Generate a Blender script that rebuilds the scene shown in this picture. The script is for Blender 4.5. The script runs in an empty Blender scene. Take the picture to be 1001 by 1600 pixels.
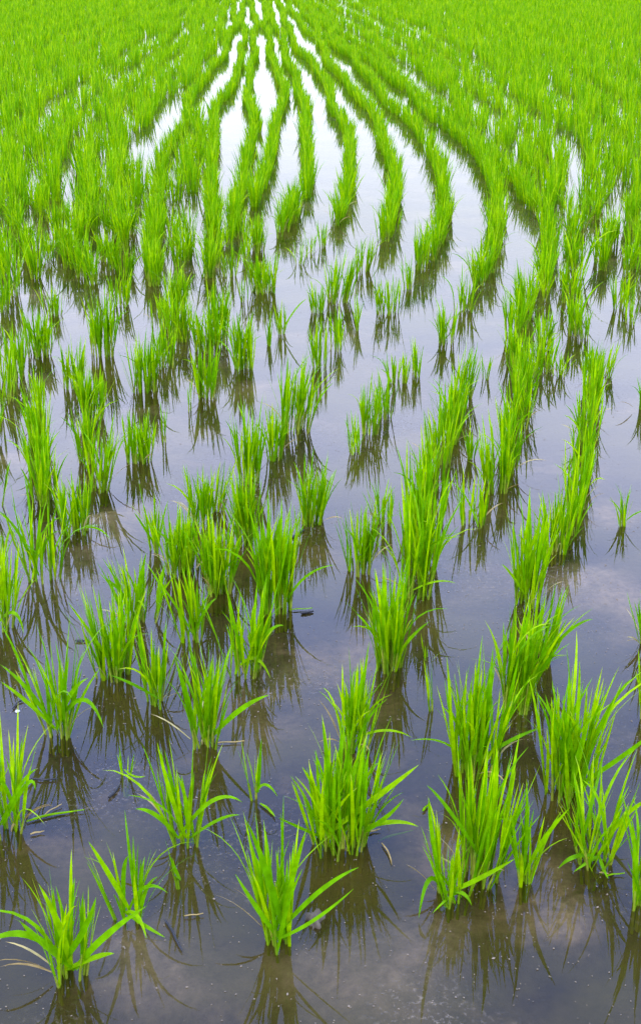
import bpy, math, random
import numpy as np

scene = bpy.context.scene
COL = scene.collection

# ------------------------------------------------------------------ camera
CAM_H = 1.6                       # eye height above the water (m)
F_PX = 2083.0                     # 50 mm lens on a 1001 x 1500 portrait frame
HORIZON = -70.0
CX, CY = 500.5, 750.0
TH = math.atan((CY - HORIZON) / F_PX)
cam_d = bpy.data.cameras.new('camera')
cam_d.sensor_fit = 'VERTICAL'
cam_d.sensor_height = 36.0
cam_d.lens = 36.0 * F_PX / 1600.0
cam_d.shift_y = -50.0 / 1600.0
cam_d.clip_start = 0.05
cam_d.clip_end = 2000.0
cam = bpy.data.objects.new('camera', cam_d)
COL.objects.link(cam)
cam.location = (0, 0, CAM_H)
cam.rotation_euler = (math.pi / 2 - TH, 0, 0)
scene.camera = cam

# ------------------------------------------------------------------ sky and sun
SUN_EL, SUN_ROT = 58.0, 200.0
w = bpy.data.worlds.new('World')
scene.world = w
w.use_nodes = True
nt = w.node_tree
nt.nodes.clear()
wo = nt.nodes.new('ShaderNodeOutputWorld')
bg = nt.nodes.new('ShaderNodeBackground')
bg.inputs['Strength'].default_value = 0.1
sky = nt.nodes.new('ShaderNodeTexSky')
sky.sky_type = 'NISHITA'
sky.sun_disc = False
sky.sun_elevation = math.radians(SUN_EL)
sky.sun_rotation = math.radians(SUN_ROT)
sky.dust_density = 2.0
sky.air_density = 1.2
# thin bright overcast: thick towards the horizon, opening to blue higher up
tc = nt.nodes.new('ShaderNodeTexCoord')
sep = nt.nodes.new('ShaderNodeSeparateXYZ')
nt.links.new(tc.outputs['Generated'], sep.inputs[0])
ramp = nt.nodes.new('ShaderNodeValToRGB')
cr = ramp.color_ramp
cr.elements[0].position = 0.0
cr.elements[0].color = (0.95, 0.95, 0.95, 1)
cr.elements[1].position = 1.0
cr.elements[1].color = (0.78, 0.78, 0.78, 1)
nt.links.new(sep.outputs[2], ramp.inputs[0])
cn = nt.nodes.new('ShaderNodeTexNoise')
cn.inputs['Scale'].default_value = 2.2
cn.inputs['Detail'].default_value = 4
nt.links.new(tc.outputs['Generated'], cn.inputs['Vector'])
cmr = nt.nodes.new('ShaderNodeMapRange')
cmr.inputs['From Min'].default_value = 0.3
cmr.inputs['From Max'].default_value = 0.7
cmr.inputs['To Min'].default_value = -0.12
cmr.inputs['To Max'].default_value = 0.12
nt.links.new(cn.outputs[0], cmr.inputs[0])
cad = nt.nodes.new('ShaderNodeMath'); cad.operation = 'ADD'; cad.use_clamp = True
nt.links.new(ramp.outputs[0], cad.inputs[0])
nt.links.new(cmr.outputs[0], cad.inputs[1])
mx = nt.nodes.new('ShaderNodeMix'); mx.data_type = 'RGBA'
nt.links.new(cad.outputs[0], mx.inputs[0])
skm = nt.nodes.new('ShaderNodeVectorMath'); skm.operation = 'SCALE'
skm.inputs['Scale'].default_value = 2.0
nt.links.new(sky.outputs[0], skm.inputs[0])
nt.links.new(skm.outputs[0], mx.inputs[6])
cl = nt.nodes.new('ShaderNodeValToRGB')
for k_, (z_, c_) in enumerate([(0.05, (1.02, 1.07, 1.22)), (0.18, (1.2, 1.27, 1.5)), (0.34, (1.7, 1.84, 2.6)), (0.46, (1.22, 1.52, 2.8)),
                              (0.60, (0.50, 0.85, 2.3)), (0.80, (1.1, 1.3, 1.9))]):
    e = cl.color_ramp.elements[k_] if k_ < 2 else cl.color_ramp.elements.new(z_)
    e.position = z_
    e.color = (c_[0] / 3.4, c_[1] / 3.4, c_[2] / 3.4, 1)
nt.links.new(sep.outputs[2], cl.inputs[0])
clm = nt.nodes.new('ShaderNodeVectorMath'); clm.operation = 'SCALE'
clm.inputs['Scale'].default_value = 34.0
nt.links.new(cl.outputs[0], clm.inputs[0])
nt.links.new(clm.outputs[0], mx.inputs[7])
nt.links.new(mx.outputs[2], bg.inputs[0])
nt.links.new(bg.outputs[0], wo.inputs[0])

sd = bpy.data.lights.new('sun', 'SUN')
sd.energy = 1.4
sd.angle = math.radians(14)
sd.color = (1.0, 0.96, 0.88)
sun = bpy.data.objects.new('sun', sd)
COL.objects.link(sun)
_el, _az = math.radians(SUN_EL), math.radians(SUN_ROT)
# sky rotation 0 = +Y, clockwise seen from above
sdir = np.array([math.sin(_az) * math.cos(_el), math.cos(_az) * math.cos(_el), math.sin(_el)])
from mathutils import Vector
sun.rotation_euler = Vector(sdir).to_track_quat('Z', 'Y').to_euler()

vs = scene.view_settings
vs.view_transform = 'Standard'
vs.look = 'None'
vs.exposure = 0.85
vs.gamma = 1.0
vs.use_curve_mapping = False
scene.cycles.use_denoising = True
scene.cycles.max_bounces = 10
scene.cycles.transparent_max_bounces = 16

# ------------------------------------------------------------------ projection helpers
ct, st = math.cos(TH), math.sin(TH)


def ground(x, y):
    """photo pixel -> point on the water plane"""
    dx, dy = (x - CX) / F_PX, (y - CY) / F_PX
    d = (dx, ct - dy * st, -st - dy * ct)
    t = CAM_H / -d[2]
    return np.array([d[0] * t, d[1] * t, 0.0])


def project(p):
    px, py, pz = p[..., 0], p[..., 1], p[..., 2] - CAM_H
    zc = py * ct - pz * st
    up = py * st + pz * ct
    return CX + F_PX * px / zc, CY - F_PX * up / zc, zc


# ------------------------------------------------------------------ materials
def new_mat(name):
    m = bpy.data.materials.new(name)
    m.use_nodes = True
    m.node_tree.nodes.clear()
    return m, m.node_tree.nodes, m.node_tree.links


def leaf_material(name, base, young, tipcol, trans_gain=1.0, rough=0.42):
    m, N, L = new_mat(name)
    out = N.new('ShaderNodeOutputMaterial')
    ar = N.new('ShaderNodeAttribute'); ar.attribute_name = 'rnd'
    asx = N.new('ShaderNodeAttribute'); asx.attribute_name = 'along'
    mixa = N.new('ShaderNodeValToRGB')
    r = mixa.color_ramp
    r.elements[0].position = 0.0; r.elements[0].color = (base[0] * .65, base[1] * .75, base[2], 1)
    r.elements[1].position = 0.85; r.elements[1].color = (*young, 1)
    e = r.elements.new(0.35); e.color = (*base, 1)
    L.new(ar.outputs['Fac'], mixa.inputs[0])
    # fine streaks along the blade
    tc = N.new('ShaderNodeTexCoord')
    nz = N.new('ShaderNodeTexNoise'); nz.inputs['Scale'].default_value = 55; nz.inputs['Detail'].default_value = 2
    L.new(tc.outputs['Object'], nz.inputs['Vector'])
    hsv = N.new('ShaderNodeHueSaturation')
    vr = N.new('ShaderNodeMapRange')
    vr.inputs['From Min'].default_value = 0.25; vr.inputs['From Max'].default_value = 0.75
    vr.inputs['To Min'].default_value = 0.72; vr.inputs['To Max'].default_value = 1.25
    L.new(nz.outputs[0], vr.inputs[0])
    L.new(vr.outputs[0], hsv.inputs['Value'])
    L.new(mixa.outputs[0], hsv.inputs['Color'])
    # yellowing at the very tip of some blades
    tr = N.new('ShaderNodeMapRange')
    tr.inputs['From Min'].default_value = 0.86; tr.inputs['From Max'].default_value = 1.0
    L.new(asx.outputs['Fac'], tr.inputs[0])
    rr = N.new('ShaderNodeMapRange')
    rr.inputs['From Min'].default_value = 0.55; rr.inputs['From Max'].default_value = 1.0
    L.new(ar.outputs['Fac'], rr.inputs[0])
    mu = N.new('ShaderNodeMath'); mu.operation = 'MULTIPLY'
    L.new(tr.outputs[0], mu.inputs[0]); L.new(rr.outputs[0], mu.inputs[1])
    mixb = N.new('ShaderNodeMix'); mixb.data_type = 'RGBA'
    L.new(mu.outputs[0], mixb.inputs[0])
    L.new(hsv.outputs[0], mixb.inputs[6])
    mixb.inputs[7].default_value = (*tipcol, 1)
    p = N.new('ShaderNodeBsdfPrincipled')
    p.inputs['Roughness'].default_value = rough
    p.inputs['Specular IOR Level'].default_value = 0.08
    L.new(mixb.outputs[2], p.inputs['Base Color'])
    t = N.new('ShaderNodeBsdfTranslucent')
    tm = N.new('ShaderNodeMix'); tm.data_type = 'RGBA'; tm.blend_type = 'MULTIPLY'
    tm.inputs[0].default_value = 1.0
    L.new(mixb.outputs[2], tm.inputs[6])
    tm.inputs[7].default_value = (1.15 * trans_gain, 1.05 * trans_gain, 0.5 * trans_gain, 1)
    L.new(tm.outputs[2], t.inputs['Color'])
    ms = N.new('ShaderNodeMixShader'); ms.inputs[0].default_value = 0.42
    L.new(p.outputs[0], ms.inputs[1]); L.new(t.outputs[0], ms.inputs[2])
    L.new(ms.outputs[0], out.inputs[0])
    return m


M_LEAF = leaf_material('rice leaf', (0.155, 0.385, 0.0), (0.35, 0.56, 0.0), (0.50, 0.42, 0.12))
M_STEM = leaf_material('rice stem', (0.24, 0.40, 0.01), (0.38, 0.44, 0.05), (0.16, 0.42, 0.02), rough=0.5)
M_DRY = leaf_material('withered leaf', (0.52, 0.36, 0.14), (0.58, 0.50, 0.24), (0.40, 0.24, 0.10), 0.5, 0.7)


def simple_mat(name, col, rough=0.8, var=0.3, scale=30, spec=0.3):
    m, N, L = new_mat(name)
    out = N.new('ShaderNodeOutputMaterial')
    p = N.new('ShaderNodeBsdfPrincipled')
    p.inputs['Roughness'].default_value = rough
    p.inputs['Specular IOR Level'].default_value = spec
    tc = N.new('ShaderNodeTexCoord')
    nz = N.new('ShaderNodeTexNoise'); nz.inputs['Scale'].default_value = scale; nz.inputs['Detail'].default_value = 5
    L.new(tc.outputs['Object'], nz.inputs['Vector'])
    mix = N.new('ShaderNodeMix'); mix.data_type = 'RGBA'
    L.new(nz.outputs[0], mix.inputs[0])
    mix.inputs[6].default_value = (*[c * (1 - var) for c in col], 1)
    mix.inputs[7].default_value = (*[c * (1 + var) for c in col], 1)
    L.new(mix.outputs[2], p.inputs['Base Color'])
    L.new(p.outputs[0], out.inputs[0])
    return m


M_TWIG = simple_mat('dark wet twig', (0.02, 0.02, 0.025), 0.4)
M_CLOD = simple_mat('wet mud clod', (0.10, 0.08, 0.055), 0.5, 0.6, 60)
M_BANK = simple_mat('dry earth bank', (0.34, 0.20, 0.12), 0.9, 0.4, 1.5)
M_SPECK = simple_mat('floating specks', (0.20, 0.16, 0.12), 0.8, 0.5, 40)
M_FOAM = simple_mat('foam bubble', (0.42, 0.42, 0.42), 0.15, 0.1, 40, 0.6)


def mud_material():
    m, N, L = new_mat('paddy mud')
    out = N.new('ShaderNodeOutputMaterial')
    p = N.new('ShaderNodeBsdfPrincipled')
    p.inputs['Roughness'].default_value = 0.85
    p.inputs['Specular IOR Level'].default_value = 0.15
    tc = N.new('ShaderNodeTexCoord')
    n1 = N.new('ShaderNodeTexNoise'); n1.inputs['Scale'].default_value = 2.6; n1.inputs['Detail'].default_value = 6
    n1.inputs['Roughness'].default_value = 0.62
    n2 = N.new('ShaderNodeTexNoise'); n2.inputs['Scale'].default_value = 46; n2.inputs['Detail'].default_value = 6
    n2.inputs['Roughness'].default_value = 0.7
    L.new(tc.outputs['Object'], n1.inputs['Vector']); L.new(tc.outputs['Object'], n2.inputs['Vector'])
    r = N.new('ShaderNodeValToRGB')
    r.color_ramp.elements[0].position = 0.32; r.color_ramp.elements[0].color = (0.022, 0.018, 0.010, 1)
    r.color_ramp.elements[1].position = 0.66; r.color_ramp.elements[1].color = (0.21, 0.16, 0.10, 1)
    e = r.color_ramp.elements.new(0.5); e.color = (0.05, 0.04, 0.021, 1)
    L.new(n1.outputs[0], r.inputs[0])
    v = N.new('ShaderNodeMapRange')
    v.inputs['From Min'].default_value = 0.3; v.inputs['From Max'].default_value = 0.75
    v.inputs['To Min'].default_value = 0.65; v.inputs['To Max'].default_value = 1.6
    L.new(n2.outputs[0], v.inputs[0])
    h = N.new('ShaderNodeHueSaturation')
    L.new(v.outputs[0], h.inputs['Value']); L.new(r.outputs[0], h.inputs['Color'])
    # mud that lies above the water line dries paler
    ge = N.new('ShaderNodeNewGeometry')
    sp = N.new('ShaderNodeSeparateXYZ'); L.new(ge.outputs['Position'], sp.inputs[0])
    dr = N.new('ShaderNodeMapRange')
    dr.inputs['From Min'].default_value = -0.042; dr.inputs['From Max'].default_value = -0.008
    L.new(sp.outputs[2], dr.inputs[0])
    mx = N.new('ShaderNodeMix'); mx.data_type = 'RGBA'
    L.new(dr.outputs[0], mx.inputs[0]); L.new(h.outputs[0], mx.inputs[6])
    h2 = N.new('ShaderNodeHueSaturation'); h2.inputs['Color'].default_value = (0.26, 0.21, 0.16, 1)
    L.new(v.outputs[0], h2.inputs['Value'])
    L.new(h2.outputs[0], mx.inputs[7])
    b = N.new('ShaderNodeBump'); b.inputs['Strength'].default_value = 0.5; b.inputs['Distance'].default_value = 0.01
    L.new(n2.outputs[0], b.inputs['Height'])
    L.new(b.outputs[0], p.inputs['Normal'])
    L.new(mx.outputs[2], p.inputs['Base Color'])
    L.new(p.outputs[0], out.inputs[0])
    return m


def water_material():
    m, N, L = new_mat('still paddy water')
    out = N.new('ShaderNodeOutputMaterial')
    tc = N.new('ShaderNodeTexCoord')
    n1 = N.new('ShaderNodeTexNoise'); n1.inputs['Scale'].default_value = 9.0; n1.inputs['Detail'].default_value = 2
    L.new(tc.outputs['Object'], n1.inputs['Vector'])
    b = N.new('ShaderNodeBump'); b.inputs['Strength'].default_value = 0.03; b.inputs['Distance'].default_value = 0.01
    L.new(n1.outputs[0], b.inputs['Height'])
    fr = N.new('ShaderNodeFresnel'); fr.inputs['IOR'].default_value = 1.34
    L.new(b.outputs[0], fr.inputs['Normal'])
    tr = N.new('ShaderNodeBsdfTransparent'); tr.inputs['Color'].default_value = (0.90, 0.86, 0.76, 1)
    gl = N.new('ShaderNodeBsdfGlossy'); gl.inputs['Roughness'].default_value = 0.004
    gl.inputs['Color'].default_value = (1, 1, 1, 1)
    L.new(b.outputs[0], gl.inputs['Normal'])
    # silt held in the water: a weak cloudy diffuse part
    silt = N.new('ShaderNodeBsdfDiffuse'); silt.inputs['Color'].default_value = (0.052, 0.041, 0.007, 1)
    ms0 = N.new('ShaderNodeMixShader'); ms0.inputs[0].default_value = 0.5
    ns = N.new('ShaderNodeTexNoise'); ns.inputs['Scale'].default_value = 1.9; ns.inputs['Detail'].default_value = 5
    ns.inputs['Roughness'].default_value = 0.6
    L.new(tc.outputs['Object'], ns.inputs['Vector'])
    nm_ = N.new('ShaderNodeMapRange')
    nm_.inputs['From Min'].default_value = 0.38; nm_.inputs['From Max'].default_value = 0.62
    nm_.inputs['To Min'].default_value = 0.12; nm_.inputs['To Max'].default_value = 0.75
    L.new(ns.outputs[0], nm_.inputs[0]); L.new(nm_.outputs[0], ms0.inputs[0])
    L.new(tr.outputs[0], ms0.inputs[1]); L.new(silt.outputs[0], ms0.inputs[2])
    ms = N.new('ShaderNodeMixShader')
    L.new(fr.outputs[0], ms.inputs[0]); L.new(ms0.outputs[0], ms.inputs[1]); L.new(gl.outputs[0], ms.inputs[2])
    # thin scum of pollen and dust in drifting patches
    n2 = N.new('ShaderNodeTexNoise'); n2.inputs['Scale'].default_value = 1.7; n2.inputs['Detail'].default_value = 3
    n3 = N.new('ShaderNodeTexNoise'); n3.inputs['Scale'].default_value = 95; n3.inputs['Detail'].default_value = 4
    n3.inputs['Roughness'].default_value = 0.65
    L.new(tc.outputs['Object'], n2.inputs['Vector']); L.new(tc.outputs['Object'], n3.inputs['Vector'])
    a = N.new('ShaderNodeMapRange'); a.inputs['From Min'].default_value = 0.50; a.inputs['From Max'].default_value = 0.72
    L.new(n2.outputs[0], a.inputs[0])
    c = N.new('ShaderNodeMapRange'); c.inputs['From Min'].default_value = 0.54; c.inputs['From Max'].default_value = 0.70
    L.new(n3.outputs[0], c.inputs[0])
    mu = N.new('ShaderNodeMath'); mu.operation = 'MULTIPLY'
    L.new(a.outputs[0], mu.inputs[0]); L.new(c.outputs[0], mu.inputs[1])
    mu2 = N.new('ShaderNodeMath'); mu2.operation = 'MULTIPLY'; mu2.inputs[1].default_value = 0.7
    L.new(mu.outputs[0], mu2.inputs[0])
    sc = N.new('ShaderNodeBsdfDiffuse'); sc.inputs['Color'].default_value = (0.30, 0.25, 0.20, 1)
    ms2 = N.new('ShaderNodeMixShader')
    L.new(mu2.outputs[0], ms2.inputs[0]); L.new(ms.outputs[0], ms2.inputs[1]); L.new(sc.outputs[0], ms2.inputs[2])
    L.new(ms2.outputs[0], out.inputs[0])
    return m


M_MUD = mud_material()
M_WATER = water_material()

# ------------------------------------------------------------------ mesh helpers
def mesh_object(name, verts, faces, mat, parent=None, rnd=None, along=None, loc=None, smooth=True):
    me = bpy.data.meshes.new(name)
    verts = np.asarray(verts, dtype=np.float32).reshape(-1, 3)
    faces = np.asarray(faces, dtype=np.int32)
    k = faces.shape[1]
    me.vertices.add(len(verts)); me.vertices.foreach_set('co', verts.ravel())
    me.loops.add(faces.size); me.loops.foreach_set('vertex_index', faces.ravel())
    me.polygons.add(len(faces))
    me.polygons.foreach_set('loop_start', np.arange(0, faces.size, k, dtype=np.int32))
    if smooth:
        me.polygons.foreach_set('use_smooth', np.ones(len(faces), dtype=bool))
    if rnd is not None:
        a = me.attributes.new('rnd', 'FLOAT', 'POINT'); a.data.foreach_set('value', np.asarray(rnd, dtype=np.float32))
    if along is not None:
        a = me.attributes.new('along', 'FLOAT', 'POINT'); a.data.foreach_set('value', np.asarray(along, dtype=np.float32))
    me.update(calc_edges=True)
    me.materials.append(mat)
    o = bpy.data.objects.new(name, me)
    COL.objects.link(o)
    if parent is not None:
        o.parent = parent
    if loc is not None:
        o.location = loc
    return o


def ribbons(p0, az, tilt, curl, length, width, twist, rnd, nseg=7, fold=True, power=1.6, sway=None):
    """many arching leaf blades at once; arrays of n -> verts, faces, rnd, along"""
    n = len(az)
    s = np.linspace(0, 1, nseg + 1)
    ang = tilt[:, None] + curl[:, None] * s[None, :] ** power
    sw = np.zeros(n) if sway is None else sway
    azs = az[:, None] + sw[:, None] * s[None, :] ** 1.5
    h = np.stack([np.cos(azs), np.sin(azs), np.zeros_like(azs)], -1)
    d = h * np.sin(ang)[..., None]
    d[..., 2] = np.cos(ang)
    step = (length / nseg)[:, None, None]
    pts = np.concatenate([np.zeros((n, 1, 3)), np.cumsum((d[:, :-1] + d[:, 1:]) / 2 * step, 1)], 1) + p0[:, None, :]
    perp = np.stack([-np.sin(azs), np.cos(azs), np.zeros_like(azs)], -1)
    nrm = np.cross(perp, d)
    tw = (twist[:, None] * (0.3 + 0.7 * s[None, :]))[..., None]
    side = perp * np.cos(tw) + nrm * np.sin(tw)
    nr2 = nrm * np.cos(tw) - perp * np.sin(tw)
    prof = np.interp(s, [0, 0.12, 0.35, 0.6, 0.85, 0.95, 1.0], [0.5, 0.75, 1.0, 0.92, 0.5, 0.22, 0.03])
    hw = (width[:, None] * prof[None, :] / 2)[..., None]
    if fold:
        v = np.stack([pts - side * hw + nr2 * hw * 0.35, pts, pts + side * hw + nr2 * hw * 0.35], 2)
        c = 3
    else:
        v = np.stack([pts - side * hw, pts + side * hw], 2)
        c = 2
    nv = (nseg + 1) * c
    base = (np.arange(n) * nv)[:, None, None]
    i = (np.arange(nseg) * c)[None, :, None]
    j = np.arange(c - 1)[None, None, :]
    a = base + i + j
    f = np.stack([a, a + 1, a + c + 1, a + c], -1).reshape(-1, 4)
    return (v.reshape(-1, 3), f, np.repeat(rnd, nv),
            np.tile(np.repeat(s, c), n))


def tubes(p0, p1, p2, r0, r1, rnd, nseg=3, k=4):
    """tapered stems through three points each"""
    n = len(p0)
    s = np.linspace(0, 1, nseg + 1)[None, :, None]
    pts = p0[:, None] * (1 - s) ** 2 + 2 * p1[:, None] * s * (1 - s) + p2[:, None] * s ** 2
    rad = (r0[:, None] * (1 - s[..., 0]) + r1[:, None] * s[..., 0])
    a = np.arange(k) * 2 * math.pi / k
    ring = np.stack([np.cos(a), np.sin(a), np.zeros(k)], -1)
    v = pts[:, :, None, :] + rad[:, :, None, None] * ring[None, None]
    nv = (nseg + 1) * k
    base = (np.arange(n) * nv)[:, None, None]
    i = (np.arange(nseg) * k)[None, :, None]
    j = np.arange(k)[None, None, :]
    j2 = (j + 1) % k
    f = np.stack([base + i + j, base + i + j2, base + i + k + j2, base + i + k + j], -1).reshape(-1, 4)
    return v.reshape(-1, 3), f, np.repeat(rnd, nv), np.tile(np.repeat(s.ravel(), k), n)


def join(parts):
    V, F, R, A = [], [], [], []
    off = 0
    for v, f, r, a in parts:
        V.append(v); F.append(f + off); R.append(r); A.append(a)
        off += len(v)
    return np.concatenate(V), np.concatenate(F), np.concatenate(R), np.concatenate(A)


def bezier_blades(specs, width, rnd, nseg=10):
    """single leaves through given control points: list of (p0,p1,p2)"""
    out = []
    for (p0, p1, p2), wd, rn in zip(specs, width, rnd):
        s = np.linspace(0, 1, nseg + 1)[:, None]
        pts = p0 * (1 - s) ** 2 + 2 * p1 * s * (1 - s) + p2 * s ** 2
        d = np.gradient(pts, axis=0)
        d /= np.linalg.norm(d, axis=1)[:, None] + 1e-9
        side = np.cross(d, np.array([0.25, -0.65, 0.72]))
        side /= np.linalg.norm(side, axis=1)[:, None] + 1e-9
        nr = np.cross(side, d)
        prof = np.interp(s[:, 0], [0, 0.12, 0.35, 0.6, 0.85, 0.95, 1.0], [0.5, 0.75, 1.0, 0.95, 0.55, 0.25, 0.03])[:, None]
        hw = wd * prof / 2
        v = np.stack([pts - side * hw + nr * hw * 0.3, pts, pts + side * hw + nr * hw * 0.3], 1).reshape(-1, 3)
        i = (np.arange(nseg) * 3)[:, None]; j = np.arange(2)[None]
        a = i + j
        f = np.stack([a, a + 1, a + 4, a + 3], -1).reshape(-1, 4)
        out.append((v, f, np.full(len(v), rn), np.repeat(s[:, 0], 3)))
    return join(out)


def tag(o, label=None, cat=None, group=None, kind=None):
    if label: o['label'] = label
    if cat: o['category'] = cat
    if group: o['group'] = group
    if kind: o['kind'] = kind
    return o


# ------------------------------------------------------------------ mud bed and water
BED = -0.055
rs = np.random.RandomState(7)


def bed_height(x, y):
    z = np.full_like(x, BED)
    for k, (fx, fy, ph, am) in enumerate([(2.1, 1.3, .3, .006), (-1.7, 2.6, 1.1, .005), (5.3, 3.9, 2.0, .004), (9.1, -7.7, .7, .003),
                                          (17., 13., 2.2, .002), (-23., 19., .5, .0015), (41., 33., 1.3, .001)]):
        z = z + am * np.sin(fx * x + fy * y + ph + 0.7 * np.sin(1.3 * fx * y - ph))
    fade = np.clip((40 - np.hypot(x, y)) / 10, 0, 1)
    z = BED + (z - BED) * fade
    for (px, py, r, hgt) in MOUNDS:
        c = ground(px, py)
        dd = np.hypot(x - c[0], y - c[1])
        z = z + hgt * np.exp(-(dd / r) ** 2) * (1 + 0.09 * np.sin(70 * x + 3 * np.sin(45 * y)) + 0.07 * np.sin(90 * y - 50 * x + 2 * np.sin(130 * x)) + 0.04 * np.sin(190 * x + 160 * y))
    return z


MOUNDS = [(215, 1452, .06, .010), (258, 1478, .10, .022), (160, 1500, .09, .014), (440, 1490, .05, .018),
          (500, 1465, .07, .016), (330, 1520, .10, .014), (600, 1540, .12, .03), (650, 1440, .12, .028),
          (890, 1410, .10, .03), (140, 850, .16, .038), (165, 800, .10, .036), (930, 900, .2, .022),
          (700, 960, .14, .034)]


def grid_axis(lo, hi, fine_lo, fine_hi, fine, coarse):
    a = [np.arange(fine_lo, fine_hi + 1e-6, fine)]
    x = fine_lo; s = fine; L = []
    while x > lo:
        s = min(s * coarse, 60); x -= s; L.append(x)
    a.insert(0, np.array(L[::-1]))
    x = a[-1][-1]; s = fine; L = []
    while x < hi:
        s = min(s * coarse, 60); x += s; L.append(x)
    a.append(np.array(L))
    return np.concatenate(a)


gx = grid_axis(-600, 600, -1.6, 1.6, 0.016, 1.25)
gy = grid_axis(-60, 900, 1.3, 4.6, 0.016, 1.25)
X, Y = np.meshgrid(gx, gy)
Z = bed_height(X.ravel(), Y.ravel())
nx, ny = len(gx), len(gy)
ii = (np.arange(ny - 1) * nx)[:, None] + np.arange(nx - 1)[None]
ff = np.stack([ii, ii + 1, ii + nx + 1, ii + nx], -1).reshape(-1, 4)
o = mesh_object('ground', np.stack([X.ravel(), Y.ravel(), Z], -1), ff, M_MUD)
tag(o, kind='structure')
wv = np.array([[-590, -55, 0], [590, -55, 0], [590, 890, 0], [-590, 890, 0]], float)
o = mesh_object('water', wv, np.array([[0, 1, 2, 3]]), M_WATER, smooth=False)
tag(o, kind='structure')

# ------------------------------------------------------------------ rice plants
GROUP = 'rice plants in the flooded paddy'
CLUMP = {'s': 2, 't': 5, 'm': 9, 'd': 14}


def px_scale(pos):
    """photo pixels per metre sideways and per metre of height at a ground point"""
    zc = pos[1] * ct + CAM_H * st
    return F_PX / zc, F_PX * pos[1] / zc ** 2


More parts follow.
